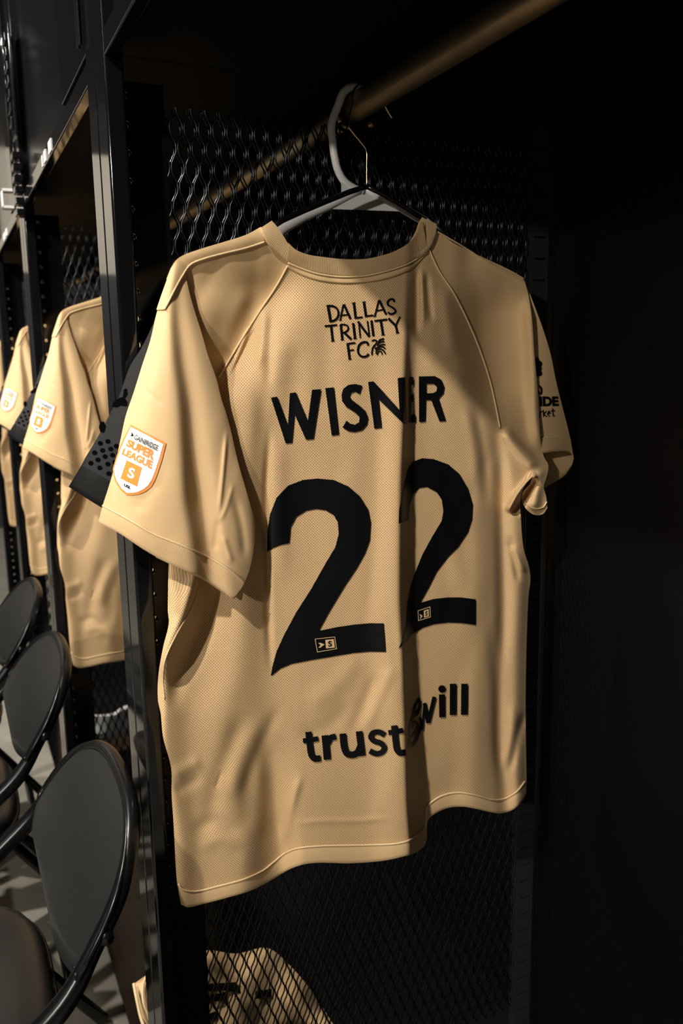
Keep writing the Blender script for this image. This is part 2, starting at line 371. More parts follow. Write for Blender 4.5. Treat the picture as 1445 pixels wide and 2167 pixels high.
class Field:
    """height (cm towards the aisle end) of a draped cloth, tabulated on a 2 px lattice"""
    def __init__(s, rows, y0, y1, x0, x1, st=2.0):
        s.x0, s.y0, s.st = x0, y0, st
        ys = np.arange(y0, y1 + st, st); xs = np.arange(x0, x1 + st, st)
        ry = np.array([r[0] for r in rows], float); NX = np.array([r[1] for r in rows], float); ND = np.array([r[2] for r in rows], float)
        s.g = np.zeros((len(ys), len(xs)))
        for j, y in enumerate(ys):
            yc = min(max(y, ry[0]), ry[-1])
            nx = np.array([pchip(ry, NX[:, k], np.array([yc]))[0] for k in range(NX.shape[1])])
            nd = np.array([pchip(ry, ND[:, k], np.array([yc]))[0] for k in range(NX.shape[1])])
            s.g[j] = pchip(nx, nd, xs)
        s.X, s.Y = np.meshgrid(xs, ys)
    def blur(s, r):
        k = np.exp(-np.arange(-3 * r, 3 * r + 1) ** 2 / (2 * r * r)); k /= k.sum(); p = 3 * r
        g = np.pad(s.g, p, mode='edge')
        g = np.apply_along_axis(lambda a: np.convolve(a, k, 'valid'), 0, g)
        s.g = np.apply_along_axis(lambda a: np.convolve(a, k, 'valid'), 1, g)
    def crease(s, pts, w, amp, taper=.25, one=0):
        """soft ridge (amp>0) or valley along a line; one=+-1 makes it a one-sided step"""
        P = smooth_line(pts, 40); best = np.full(s.g.shape, 1e9); tt = np.zeros(s.g.shape); sd = np.zeros(s.g.shape)
        for i in range(39):
            a, b = P[i], P[i + 1]; d = b - a; L2 = d @ d
            u = np.clip(((s.X - a[0]) * d[0] + (s.Y - a[1]) * d[1]) / L2, 0, 1)
            ex, ey = s.X - a[0] - u * d[0], s.Y - a[1] - u * d[1]; q = ex * ex + ey * ey; mk = q < best
            best[mk] = q[mk]; tt[mk] = ((i + u) / 39)[mk]; sd[mk] = np.sign(d[0] * ey - d[1] * ex)[mk]
        dist = np.sqrt(best); en = np.clip(np.minimum(tt, 1 - tt) / max(taper, 1e-3), 0, 1); en = en * en * (3 - 2 * en)
        pr = np.exp(-(dist / w) ** 2)
        if one: pr = np.where(sd * one > 0, np.exp(-(dist / (w * 4)) ** 2), np.exp(-(dist / (w * .5)) ** 2))
        s.g += amp * en * pr
    def bump(s, x, y, rx, ry, amp, ang=0.0):
        c, q = math.cos(ang), math.sin(ang); dx, dy = s.X - x, s.Y - y
        s.g += amp * np.exp(-((dx * c + dy * q) / rx) ** 2 - ((-dx * q + dy * c) / ry) ** 2)
    def __call__(s, x, y):
        x = np.asarray(x, float); y = np.asarray(y, float)
        fx = np.clip((x - s.x0) / s.st, 0, s.g.shape[1] - 1.001); fy = np.clip((y - s.y0) / s.st, 0, s.g.shape[0] - 1.001)
        i, j = fx.astype(int), fy.astype(int); u, v = fx - i, fy - j
        return (s.g[j, i] * (1-u) * (1-v) + s.g[j, i+1] * u * (1-v) + s.g[j+1, i] * (1-u) * v + s.g[j+1, i+1] * u * v) * .01
FB = Field(NODE_ROWS, 440, 1940, 300, 1240)
FS = Field(SLEEVE_ROWS, 440, 1300, 120, 580)
FB.blur(2); FS.blur(3); FS.g *= 1.25; FB.g *= 1.2
rng = np.random.RandomState(3)
# soft random drape, stretched along the hang of the cloth
for F_d, n_, amp in ((FB, 70, .14), (FS, 26, .12)):
    for _ in range(n_):
        F_d.bump(rng.uniform(F_d.X.min(), F_d.X.max()), rng.uniform(F_d.Y.min(), F_d.Y.max()), rng.uniform(12, 34), rng.uniform(40, 130), rng.uniform(-amp, amp), rng.uniform(-.35, .55))
# body creases
for a in [([(520,1500),(480,1600),(455,1680),(445,1760)], 20, -.42), ([(560,1500),(515,1610),(480,1700)], 22, .32), ([(600,1480),(540,1600),(500,1720)], 14, -.25), ([(455,1672),(470,1630)], 4, -.16),
          ([(430,1605),(390,1628),(360,1645)], 14, .28), ([(430,1640),(390,1665),(365,1680)], 12, -.2), ([(545,1590),(520,1700),(500,1790),(490,1850)], 18, -.2), ([(405,1765),(455,1738),(505,1775)], 16, -.32), ([(420,1800),(470,1775),(520,1800)], 14, .2),
          ([(640,1630),(618,1700),(606,1760),(600,1795)], 9, .35), ([(555,1540),(576,1640),(588,1720),(584,1800)], 20, -.42), ([(545,1600),(548,1700),(540,1790)], 18, .3),
          ([(572,880),(564,1050),(566,1250),(574,1450)], 8, -.5), ([(592,900),(590,1050),(600,1250)], 18, .25), ([(610,1745),(680,1738),(760,1737),(840,1730)], 6, .14),
          ([(640,1500),(700,1460),(770,1380)], 22, .25), ([(620,1560),(690,1540),(750,1480)], 18, -.2), ([(770,1560),(800,1480),(835,1400)], 14, .3), ([(740,1560),(770,1490),(800,1420)], 14, -.22), ([(600,700),(590,800),(582,900)], 22, .2), ([(632,720),(622,800),(612,900)], 26, -.15),
          ([(528,690),(500,760),(480,800)], 4, .25), ([(543,690),(514,745),(492,790)], 5, -.3), ([(562,640),(556,700),(546,790)], 11, .4), ([(575,660),(572,740),(566,830)], 10, -.25),
          ([(880,560),(882,640),(880,720)], 7, -.45), ([(902,570),(908,640),(914,690)], 7, -.35), ([(892,560),(894,620),(896,700)], 6, .3), ([(935,600),(950,680),(962,760)], 16, .3),
          ([(1000,850),(1022,960),(1032,1080)], 11, -.32), ([(980,840),(1003,930),(1014,1060)], 13, .22), ([(1058,905),(1060,1000),(1060,1120),(1066,1300),(1060,1450)], 12, -.4),
          ([(1040,1300),(1050,1450),(1056,1600),(1072,1680)], 12, -.45), ([(1075,1130),(1088,1180),(1098,1240)], 7, -.45), ([(1080,1150),(1106,1203),(1118,1210)], 6, .35), ([(1112,1500),(1095,1560),(1078,1640)], 9, -.45), ([(1085,1480),(1082,1560),(1064,1640)], 10, .3),
          ([(428,1170),(408,1240),(385,1310),(352,1390),(345,1450)], 16, 1.5, .2), ([(470,1170),(448,1270),(415,1360),(376,1440),(366,1520)], 20, -1.1, .25),
          ([(640,900),(650,1100),(660,1300)], 40, -.25), ([(740,700),(745,1000),(750,1300)], 40, .2), ([(700,640),(690,760),(690,900)], 26, -.18)]:
    FB.crease(*a)
# sleeve creases
for a in [([(480,905),(472,1000),(462,1095)], 4, .30), ([(495,1018),(480,1070),(462,1110)], 4, .16), ([(462,1095),(455,1170)], 7, -.2), ([(492,1040),(510,1110),(520,1190)], 9, -.25),
          ([(470,1130),(480,1160),(492,1195)], 6, .2), ([(265,930),(290,935),(330,945)], 10, .10), ([(330,1010),(300,1060),(290,1090)], 16, -.15),
          ([(300,820),(320,835),(345,860)], 5, -.1)]:
    FS.crease(*a)
# shoulder and armpit shapes outside the seams
FB.bump(440, 530, 100, 50, 1.1, .25); FB.bump(530, 495, 80, 36, .7); FB.crease([(430,600),(418,690),(416,790)], 46, .4, .35)
FB.crease([(530,600),(490,690),(468,770)], 20, .3); FB.crease([(620,530),(585,605),(545,665),(510,720),(480,770),(462,800),(440,860)], 52, -1.9, .3)
FB.crease([(1060,570),(1046,690),(1050,800),(1062,900)], 62, -2.0, .3)
FB.g += 0.8 * np.clip((700 - FB.Y) / 160, 0, 2) ** 1.5
FB.g -= 2.4 * np.clip((FB.Y - 1500) / 420, 0, 1) ** 1.4
FB.crease([(1120,620),(1128,760),(1134,880),(1145,960)], 16, 1.5, .15)
FB.crease([(1062,905),(1090,945),(1120,980),(1136,1000)], 12, .9, .2)
FB.crease([(1136,1000),(1100,1040),(1073,1085)], 7, 1.5, .1)
FB.crease([(1136,1012),(1112,1045),(1084,1090)], 9, -1.6, .1)
FB.crease([(1140,985),(1136,1040),(1128,1085)], 12, .9, .2)

def coons(T, R, B, L, nu, nv):
    T, B = smooth_line(T, nu), smooth_line(B, nu); L, R = smooth_line(L, nv), smooth_line(R, nv)
    u = np.linspace(0, 1, nu)[None, :, None]; v = np.linspace(0, 1, nv)[:, None, None]
    return (1-v)*T[None] + v*B[None] + (1-u)*L[:, None] + u*R[:, None] - ((1-u)*(1-v)*T[0] + u*(1-v)*T[-1] + (1-u)*v*B[0] + u*v*B[-1])
def grid_faces(nv, nu, off=0):
    i = np.arange(nv - 1)[:, None] * nu + np.arange(nu - 1)[None]; i = i.ravel() + off
    return np.stack([i, i + nu, i + nu + 1, i + 1], -1).tolist()
def arc_uv(P):
    du = np.linalg.norm(np.diff(P, axis=1), axis=2); u = np.concatenate([np.zeros((P.shape[0], 1)), np.cumsum(du, 1)], 1)
    u -= u[:, P.shape[1] // 2][:, None]
    return np.stack([u + P[:, P.shape[1] // 2, 0][:, None], P[..., 2]], -1).reshape(-1, 2)
def patch(G, field, y, back=None, thick=.02, edge=.10):
    """grid of pixels -> cloth sheet in 3D; back: closes it with a second sheet behind that meets it at the side edges"""
    D = field(G[..., 0], G[..., 1]); P = at_arr(G[..., 0], G[..., 1], y - D)
    V = P.reshape(-1, 3); Fc = grid_faces(*G.shape[:2]); U = arc_uv(P)
    if back is not None:
        s = np.linspace(0, 1, G.shape[1]); e = np.clip(np.minimum(s, 1 - s) / edge, 0, 1); e = np.sqrt(1 - (1 - e) ** 2)
        D2 = D * (1 - e) + (-thick + .25 * D) * e
        if back == 'all':
            t = np.linspace(0, 1, G.shape[0]); e2 = np.clip(t / .08, 0, 1)[:, None]; D2 = D * (1 - e2) + D2 * e2
        P2 = at_arr(G[..., 0], G[..., 1], y - np.minimum(D2, D - .0004))
        return V, Fc, U, P2
    return V, Fc, U, None

def tess(loops):
    """outline(s) in pixels -> triangles; later loops are holes"""
    vs = [[Vector((p[0], p[1], 0)) for p in lp] for lp in loops]
    tris = tessellate_polygon(vs); flat = [p for lp in loops for p in lp]
    return [tuple(flat[i] for i in t) for t in tris]
def stroke(pts, w, smooth=0, cap=True):
    """a line of width w (pixels) -> triangles"""
    p = np.array(pts, float)
    if smooth: p = smooth_line(p, smooth)
    out = []; n = len(p); L = []; Rr = []
    ww = w if hasattr(w, '__len__') else [w] * n
    for i in range(n):
        a, b = p[max(i - 1, 0)], p[min(i + 1, n - 1)]
        if 0 < i < n - 1:
            d1, d2 = nrm(p[i] - a), nrm(b - p[i]); t = nrm(d1 + d2) if np.linalg.norm(d1 + d2) > .2 else d1; k = 1 / max(.5, abs(t @ d1))
        else: t = nrm(b - a); k = 1
        nn = np.array([-t[1], t[0]]) * ww[i] / 2 * k; L.append(p[i] + nn); Rr.append(p[i] - nn)
    for i in range(n - 1): out += [(L[i], Rr[i], Rr[i+1]), (L[i], Rr[i+1], L[i+1])]
    return [tuple(tuple(q) for q in t) for t in out]
def disc(x, y, rx, ry=None, n=14):
    ry = ry or rx; return tess([[(x + rx * math.cos(2*math.pi*k/n), y + ry * math.sin(2*math.pi*k/n)) for k in range(n)]])
def zoomed(tris, ox, oy, s): return [tuple((p[0] / s + ox, p[1] / s + oy) for p in t) for t in tris]
def zl(pts, ox, oy, s): return [(p[0] / s + ox, p[1] / s + oy) for p in pts]
_font_cache = {}
def text_tris(txt, quad, bold=0.0):
    """lettering from the built-in font fitted in a quad (tl, tr, br, bl) in pixels"""
    key = (txt, bold)
    if key not in _font_cache:
        cu = bpy.data.curves.new('lettering', 'FONT'); cu.body = txt; cu.offset = bold; cu.resolution_u = 5
        o = bpy.data.objects.new('lettering', cu); COL.objects.link(o)
        me = o.to_mesh(); me.calc_loop_triangles()
        vs = [tuple(v.co[:2]) for v in me.vertices]; ts = [tuple(t.vertices) for t in me.loop_triangles]
        o.to_mesh_clear(); bpy.data.objects.remove(o); bpy.data.curves.remove(cu); _font_cache[key] = (vs, ts)
    vs, ts = _font_cache[key]; a = np.array(vs); lo, hi = a.min(0), a.max(0); q = [np.array(c, float) for c in quad]
    def mp(v):
        s, t = (v[0] - lo[0]) / (hi[0] - lo[0]), 1 - (v[1] - lo[1]) / (hi[1] - lo[1])
        return tuple((1-s)*(1-t)*q[0] + s*(1-t)*q[1] + s*t*q[2] + (1-s)*t*q[3])
    m = [mp(v) for v in vs]; return [tuple(m[i] for i in t) for t in ts]
def decal(name, tris, field, y, lift, material, parent, cell=7.0, label=None):
    """print or applique: the shape is cut finely and laid on the cloth"""
    bm = bmesh.new()
    for t in tris:
        try: bm.faces.new([bm.verts.new((p[0], p[1], 0)) for p in t])
        except ValueError: pass
    xs = [v.co.x for v in bm.verts]; ys = [v.co.y for v in bm.verts]
    for ax, lo, hi, st in ((0, min(xs), max(xs), cell), (1, min(ys), max(ys), cell * 1.6)):
        k = lo + st
        while k < hi:
            co = (k, 0, 0) if ax == 0 else (0, k, 0); no = (1, 0, 0) if ax == 0 else (0, 1, 0)
            bmesh.ops.bisect_plane(bm, geom=bm.verts[:] + bm.edges[:] + bm.faces[:], dist=1e-5, plane_co=co, plane_no=no); k += st
    bmesh.ops.remove_doubles(bm, verts=bm.verts, dist=0.02)
    bm.verts.index_update()
    px = np.array([(v.co.x, v.co.y) for v in bm.verts]); P = at_arr(px[:, 0], px[:, 1], y - field(px[:, 0], px[:, 1]) - lift)
    Fc = [[v.index for v in f.verts] for f in bm.faces]; bm.free()
    return obj(name, P, Fc, material, parent, smooth=True, label=label)
def seam(mb, pts, field, y, r, lift=.0006, n=70):
    p = smooth_line(pts, n); P = at_arr(p[:, 0], p[:, 1], y - field(p[:, 0], p[:, 1]) - lift); mb.tube(P, r, 6)
def band(top, bot, field, y, lift, n=90, m=7, lean=0.0):
    a, b = smooth_line(top, n), smooth_line(bot, n); t = np.linspace(0, 1, m)[:, None, None]
    G = a[None] * (1 - t) + b[None] * t; D = field(G[..., 0], G[..., 1]) + lift + lean * (1 - t[..., 0])
    prof = np.sin(np.linspace(0.0, 1.0, m) * math.pi)[:, None] * .0008; P = at_arr(G[..., 0], G[..., 1], y - D - prof)
    V = P.reshape(-1, 3).tolist(); Fc = grid_faces(m, n); U = arc_uv(np.swapaxes(P, 0, 1)).reshape(n, m, 2).swapaxes(0, 1)
    s = np.concatenate([[0], np.cumsum(np.linalg.norm(np.diff(P[0], axis=0), axis=1))])
    uv = np.stack([np.tile(s, (m, 1)), P[..., 2]], -1).reshape(-1, 2)
    # inner layer of the folded band
    P2 = at_arr(G[..., 0], G[..., 1], y - D + .003); k = len(V); V += P2.reshape(-1, 3).tolist()
    Fc += [f[::-1] for f in grid_faces(m, n, k)]; uv = np.vstack([uv, uv])
    e = (m - 1) * n
    Fc += [(e + i, k + e + i, k + e + i + 1, e + i + 1) for i in range(n - 1)]
    return V, Fc, uv

# traced outlines of the hanging jersey (points where the photograph shows them)
COLLAR_LOW = [(609,556),(643,570),(675,580),(723,586),(771,584),(802,578),(850,564),(882,548),(905,530)]
COLLAR_TOP = [(610,514),(627,529),(653,539),(678,543),(723,548),(771,548),(802,542),(834,532),(866,513),(882,494),(893,466)]
SEAM_L = [(609,562),(585,605),(545,665),(510,720),(480,770),(462,800),(440,870),(415,950),(385,1050),(362,1130),(357,1195)]
SIDE_L = [(357,1195),(355,1290),(357,1320),(345,1370),(335,1430),(334,1480),(340,1510),(345,1560),(362,1625),(363,1680),(367,1740),(373,1850),(378,1890),(383,1914)]
SEAM_R = [(908,528),(930,575),(960,620),(990,680),(1015,740),(1035,800),(1047,850),(1058,905)]
SIDE_R = [(1075,950),(1100,980),(1130,1000),(1112,1025),(1102,1050),(1102,1102),(1108,1162),(1119,1199),(1122,1228),(1118,1260),(1115,1330),(1113,1400),(1112,1500),(1113,1600),(1114,1660),(1113,1680)]
HEM = [(383,1914),(398,1920),(430,1913),(480,1900),(530,1885),(570,1865),(610,1841),(640,1830),(670,1826),(700,1826),(740,1827),(807,1822),(852,1813),(883,1802),(901,1784),(905,1738),(919,1723),(944,1711),(974,1707),(1004,1711),(1035,1718),(1059,1721),(1084,1714),(1105,1695),(1113,1680)]
HEM_SEAM = [(377,1870),(386,1882),(414,1886),(458,1876),(514,1861),(555,1843),(578,1825),(602,1806),(630,1795),(680,1790),(720,1789),(776,1788),(837,1785),(870,1776),(895,1756),(902,1735),(904,1707),(916,1695),(937,1683),(968,1677),(1004,1682),(1041,1692),(1065,1691),(1093,1675),(1111,1653)]
S_LEFT = [(362,566),(350,605),(340,635),(330,668),(318,720),(300,775),(283,830),(266,880),(255,930),(243,985),(230,1030),(217,1070)]
S_RIGHT = [(391,572),(400,616),(413,662),(426,703),(441,755),(457,799),(469,846),(480,879),(490,918),(503,975),(517,1025),(530,1070),(540,1110),(537,1160),(528,1205),(517,1234)]
CUFF_SEAM = [(217,1070),(248,1086),(285,1107),(327,1131),(380,1152),(417,1168),(454,1186),(490,1210),(517,1234)]
CUFF_LOW = [(208,1106),(251,1128),(304,1163),(356,1192),(404,1213),(443,1231),(469,1250),(494,1267),(507,1252)]
YOKE_TOP = [(331,655),(340,628),(350,600),(362,568),(375,549),(395,537),(430,525),(480,510),(520,497),(552,480)]
YOKE_LOW = [(333,656),(348,655),(356,640),(370,612),(385,585),(403,560),(430,548),(470,537),(520,525),(560,512)]

def jersey(y):
    t = root('jersey', '', 'jersey', (0.47, y, 0.55), 'gold jerseys hanging in the lockers')
    # --- back panel and the front panel behind it
    G = coons(COLLAR_LOW, SEAM_R + SIDE_R, HEM, SEAM_L + SIDE_L[1:], 330, 380)
    V, Fc, U, P2 = patch(G, FB, y, 'x', .016)
    obj('back_panel', V, Fc, M['perf'], t, uvs=U)
    k = int(.06 * G.shape[0]); F2 = grid_faces(*P2[::3, ::3].shape[:2])
    obj('front_panel', P2[::3, ::3].reshape(-1, 3), F2, M['inside'], t)
    V, Fc, U = band(HEM_SEAM, HEM, FB, y, .0012, 200, 6)
    hm = obj('hem', V, Fc, M['plain'], t, uvs=U)
    b = MB(); seam(b, HEM_SEAM, FB, y, .0013, .002, 200); b.build('stitching', M['piping'], hm, smooth=True)
    # --- left sleeve: raglan shoulder and hanging sleeve are one piece of cloth
    Ga = coons([(352,590),(362,566),(375,548),(395,537),(430,525),(480,510),(520,497),(552,480)], [(552,480),(566,512),(590,538),(609,560),(585,605),(545,665),(510,720),(480,770),(462,800),(448,830)],
               [(430,800),(440,822),(448,830)], [(352,590),(372,610),(388,640),(402,690),(418,740),(430,800)], 70, 90)
    V1, F1, U1_, Pa = patch(Ga, FB, y + .0005, 'x', .014)
    Gs = coons([(362,566),(372,566),(382,568),(391,572)], S_RIGHT, CUFF_SEAM, S_LEFT, 110, 200)
    V2, F2, U2, Ps = patch(Gs, FS, y - .006, 'all', .016)
    n1, n2 = len(V1), len(V2); Vv = np.vstack([V1, V2, Ps.reshape(-1, 3), Pa.reshape(-1, 3)])
    Fv = F1 + [[i + n1 for i in f] for f in F2] + [[i + n1 + n2 for i in f[::-1]] for f in F2] + [[i + n1 + 2 * n2 for i in f[::-1]] for f in F1]
    sl = obj('sleeve', Vv, Fv, M['plain'], t, uvs=np.vstack([U1_, U2, U2, U1_]))
    V, Fc, U = band(CUFF_SEAM, CUFF_LOW, FS, y - .006, .0014, 110, 7)
    cf = obj('cuff', V, Fc, M['rib'], sl, uvs=U)
    # far side of the cuff, seen through its opening
    b_top = [(300,1135),(380,1170),(440,1205),(480,1235),(500,1245)]; b_low = [(330,1180),(400,1213),(440,1233),(470,1254),(496,1269)]
    V, Fc, U = band(b_top, b_low, FS, y + .016, 0, 40, 4); obj('cuff_lining', V, Fc, M['inside'], sl, uvs=U)
    b = MB(); seam(b, CUFF_SEAM, FS, y - .006, .0011, .0018, 100); b.build('stitching', M['piping'], sl, smooth=True)
    tp, lw = smooth_line(YOKE_TOP, 80), smooth_line(YOKE_LOW, 80)
    fy = lambda X, Y: np.maximum(FB(X, Y), np.where(X < 400, FS(X, Y) + .006, -1)) + .0012
    V, Fc, U = band(YOKE_TOP, YOKE_LOW, fy, y, .0006, 90, 8); yk = obj('shoulder_yoke', V, Fc, M['plain'], sl, uvs=U)
    b = MB(); seam(b, YOKE_LOW[1:], fy, y, .0011, .001); b.build('piping', M['piping'], sl, smooth=True)
    for sm_ in (SEAM_L[:6], SEAM_R): b = MB(); seam(b, sm_, FB, y, .0011, .001); b.build('seam_piping', M['piping'], t, smooth=True)
    b = MB(); seam(b, [(440,1185),(405,1285),(372,1345),(350,1395),(345,1440),(348,1480)], FB, y, .0009, .0006)
    b.build('seam_piping', M['piping'], t, smooth=True)
    # --- right sleeve: the part towards the aisle end and the part turned away
    Gr = coons([(922,486),(950,508),(980,525),(1040,553),(1080,572),(1108,588)], [(1108,588),(1118,625),(1126,680),(1130,740),(1137,820),(1140,870),(1143,930),(1150,965),(1160,985),(1156,1010),(1150,1030),(1155,1050),(1158,1075)],
               [(1104,1062),(1114,1078),(1130,1089),(1148,1088),(1158,1075)], [(922,486),(908,528),(930,575),(960,620),(990,680),(1015,740),(1034,800),(1044,850),(1053,905),(1068,948),(1094,978),(1124,998),(1122,1022),(1106,1042),(1104,1062)], 90, 220)
    V1, F1, U1_, Pr = patch(Gr, FB, y + .0005, 'x', .012)
    zero = lambda X, Y: np.zeros_like(X) - .004
    bow = lambda X, Y: .012 * np.sin(np.clip((X - 1095) / 120, 0, 1) * math.pi) - .012 + 0 * Y
    Go = coons([(1090,588),(1108,588)], [(1108,588),(1128,640),(1150,700),(1165,750),(1175,800),(1187,850),(1200,900),(1207,930)], [(1120,925),(1145,927),(1180,925),(1207,930)], [(1090,588),(1100,700),(1110,820),(1120,925)], 40, 100)
    V3, F3, U3, Po = patch(Go, bow, y, 'x', .018)
    n1, n3 = len(V1), len(V3)
    Vv = np.vstack([V1, V3, Po.reshape(-1, 3), Pr.reshape(-1, 3)])
    Fv = F1 + [[i + n1 for i in f] for f in F3] + [[i + n1 + n3 for i in f[::-1]] for f in F3] + [[i + n1 + 2 * n3 for i in f[::-1]] for f in F1]
    sr = obj('sleeve', Vv, Fv, M['plain'], t, uvs=np.vstack([U1_, U3, U3, U1_]))
    V, Fc, U = band([(1120,925),(1145,927),(1180,925),(1207,930)], [(1122,957),(1146,959),(1178,955),(1206,957),(1214,972)], bow, y, .001, 60, 6)
    obj('cuff', V, Fc, M['rib'], sr, uvs=U)
    V, Fc, U = band([(1150,950),(1180,950),(1205,955),(1214,970)], [(1150,1034),(1170,1022),(1195,1006),(1210,985)], zero, y + .022, 0, 40, 6); obj('cuff_lining', V, Fc, M['inside'], sr, uvs=U)
    for pts, fl_ in (([(1104,1052),(1114,1066),(1130,1076),(1148,1074),(1157,1062)], FB), ([(925,490),(980,522),(1040,560),(1090,585),(1108,592)], FB), ([(1145,927),(1180,925),(1207,930)], bow)):
        b = MB(); seam(b, pts, fl_, y, .0010, .001); b.build('stitching', M['piping'], sr, smooth=True)
    # --- collar
    G2 = coons(COLLAR_TOP, [(893,466),(905,500),(905,530)], COLLAR_LOW, [(610,514),(612,535),(609,556)], 120, 10)
    col_f = lambda X, Y: FB(X, Y) + .003
    V, Fc, U = band(COLLAR_TOP, COLLAR_LOW, col_f, y, 0, 120, 8, .007)
    co = obj('collar', V, Fc, M['rib'], t, uvs=U)
    V, Fc, U = band([(575,467),(588,482),(600,500),(612,520)], [(551,483),(564,514),(592,540),(609,556)], col_f, y, .0005, 40, 8)
    obj('collar_side', V, Fc, M['rib'], co, uvs=U)
    V, Fc, U = band([(893,459),(905,466),(915,470),(924,474)], [(882,548),(900,536),(912,522),(921,500)], col_f, y, .001, 30, 8)
    obj('collar_side', V, Fc, M['rib'], co, uvs=U)
    V, Fc, U = band([(893,460),(886,470),(879,490),(866,513)], [(900,470),(896,490),(890,505),(878,520)], zero, y + .008, 0, 30, 5)
    obj('collar_inside', V, Fc, M['inside'], co, uvs=U)
    low2 = [(609,567),(643,584),(675,594),(723,600),(771,598),(818,590),(866,572),(890,552),(911,526)]
    V, Fc, U = band(COLLAR_LOW, low2, FB, y, .0014, 100, 5); obj('neck_tape', V, Fc, M['plain'], co, uvs=U)
    b = MB(); seam(b, COLLAR_LOW, FB, y, .0010, .003, 90); b.build('stitching', M['piping'], co, smooth=True)

    # --- printed name
    a, s = (560, 600), 3.6125; Z = lambda p: zl(p, *a, s); LT = .0011
    nm = []
    nm += tess([Z([(47,872),(95,865),(178,1085),(192,838),(238,832),(330,1050),(362,812),(430,807),(372,1188),(315,1194),(228,998),(208,1218),(160,1222)])])
    nm += tess([Z([(463,800),(528,793),(567,1155),(512,1163)])])
    nm += tess([Z([(745,780),(690,768),(640,775),(600,805),(587,850),(592,900),(625,945),(690,985),(725,1020),(722,1060),(690,1080),(650,1070),(625,1048),(595,1100),(640,1130),(690,1135),(745,1120),(780,1080),(790,1030),(770,975),(720,930),(665,890),(648,860),(660,835),(690,825),(725,845)])])
    nm += tess([Z([(790,752),(832,748),(1030,965),(1016,722),(1074,716),(1090,1078),(1070,1080),(870,885),(895,1103),(838,1110)])])
    nm += tess([Z([(1104,715),(1138,714),(1138,775),(1119,776),(1119,848),(1136,847),(1136,905),(1119,906),(1119,1005),(1153,1002),(1155,1060),(1104,1068)])])
    nm += tess([Z([(1178,710),(1300,708),(1350,735),(1373,790),(1365,840),(1330,880),(1385,1050),(1335,1053),(1272,890),(1232,890),(1228,1055),(1180,1058)]), Z([(1235,765),(1290,765),(1318,790),(1312,825),(1285,838),(1235,840)])])
    decal('name_lettering', nm, FB, y, .0017, M['print'], t, cell=4, label='black name lettering across the shoulders')
    # --- club name
    cl = []
    for p, w in [([(482,168),(503,288)], 20), ([(600,160),(576,280)], 12), ([(604,158),(655,270)], 18), ([(588,243),(640,236)], 10),
                 ([(680,148),(695,268)], 18), ([(688,264),(748,256)], 12), ([(757,140),(774,256)], 18), ([(768,250),(830,242)], 12),
                 ([(872,128),(840,250)], 12), ([(874,126),(928,236)], 18), ([(852,208),(910,198)], 10),
                 ([(458,326),(552,316)], 14), ([(506,322),(520,440)], 18), ([(580,314),(593,430)], 18), ([(605,372),(662,426)], 18), ([(675,302),(690,420)], 18),
                 ([(718,292),(730,416)], 11), ([(712,290),(798,406)], 18), ([(784,284),(800,406)], 11), ([(815,282),(830,402)], 18), ([(838,286),(936,274)], 14), ([(886,280),(904,392)], 18),
                 ([(945,266),(1004,326)], 18), ([(1034,252),(1000,322)], 12), ([(1000,318),(1014,376)], 18),
                 ([(633,458),(649,578)], 18), ([(626,462),(692,452)], 13), ([(640,512),(682,506)], 11),
                 ([(470,170),(496,164)], 7), ([(492,290),(518,286)], 7), ([(664,150),(694,144)], 6), ([(744,142),(772,137)], 6), ([(566,282),(590,278)], 6), ([(828,252),(852,248)], 6),
                 ([(506,442),(534,438)], 7), ([(580,432),(606,428)], 7), ([(676,422),(704,418)], 7), ([(892,394),(918,390)], 7), ([(1002,380),(1028,374)], 7), ([(638,580),(662,576)], 7)]:
        cl += stroke(p, w)
    for p, w in [([(480,172),(520,172),(550,190),(563,220),(556,258),(530,282),(495,290)], 15), ([(988,142),(985,122),(962,120),(940,138),(942,162),(970,180),(994,198),(998,218),(980,230),(956,232),(942,216)], 14),
                 ([(578,314),(612,314),(634,326),(636,352),(616,370),(590,378)], 13), ([(790,474),(784,452),(755,448),(724,468),(712,508),(724,546),(755,560),(786,550),(792,536)], 16)]:
        cl += stroke(p, w, 30)
    for p, w in [([(816,440),(836,432),(856,440),(848,462),(832,480),(822,505),(818,548)], 12), ([(868,452),(880,432),(912,420)], 13), ([(858,478),(878,450),(915,442)], 11), ([(862,492),(890,468),(922,466)], 11), ([(840,500),(868,486),(905,484),(922,500)], 11),
                 ([(846,520),(875,500),(905,510),(924,540)], 11), ([(860,548),(868,522),(890,520),(898,545)], 9), ([(832,470),(850,500),(850,540)], 8)]:
        cl += stroke(p, [w * .6] + [w] * 18 + [w * .5], 20)
    decal('club_lettering', zoomed(cl, *a, s), FB, y, LT, M['print'], t, label='small black club lettering below the collar')
    # --- numbers
    Z = lambda p: zl(p, 540, 950, 2.89)
    two_a = [(72,630),(75,500),(90,400),(130,300),(200,225),(290,190),(380,181),(480,190),(570,230),(640,290),(690,370),(706,450),(700,560),(670,640),(620,730),(540,850),(450,1000),(388,1113),(500,1090),(600,1075),(700,1066),(785,1067),(798,1242),(700,1240),(600,1248),(480,1268),(350,1290),(220,1315),(150,1345),(95,1390),(105,1330),(130,1240),(175,1140),(250,1000),(340,860),(430,700),(490,600),(510,520),(505,450),(480,405),(430,375),(370,367),(310,378),(250,415),(215,480),(207,575),(150,588),(110,605)]
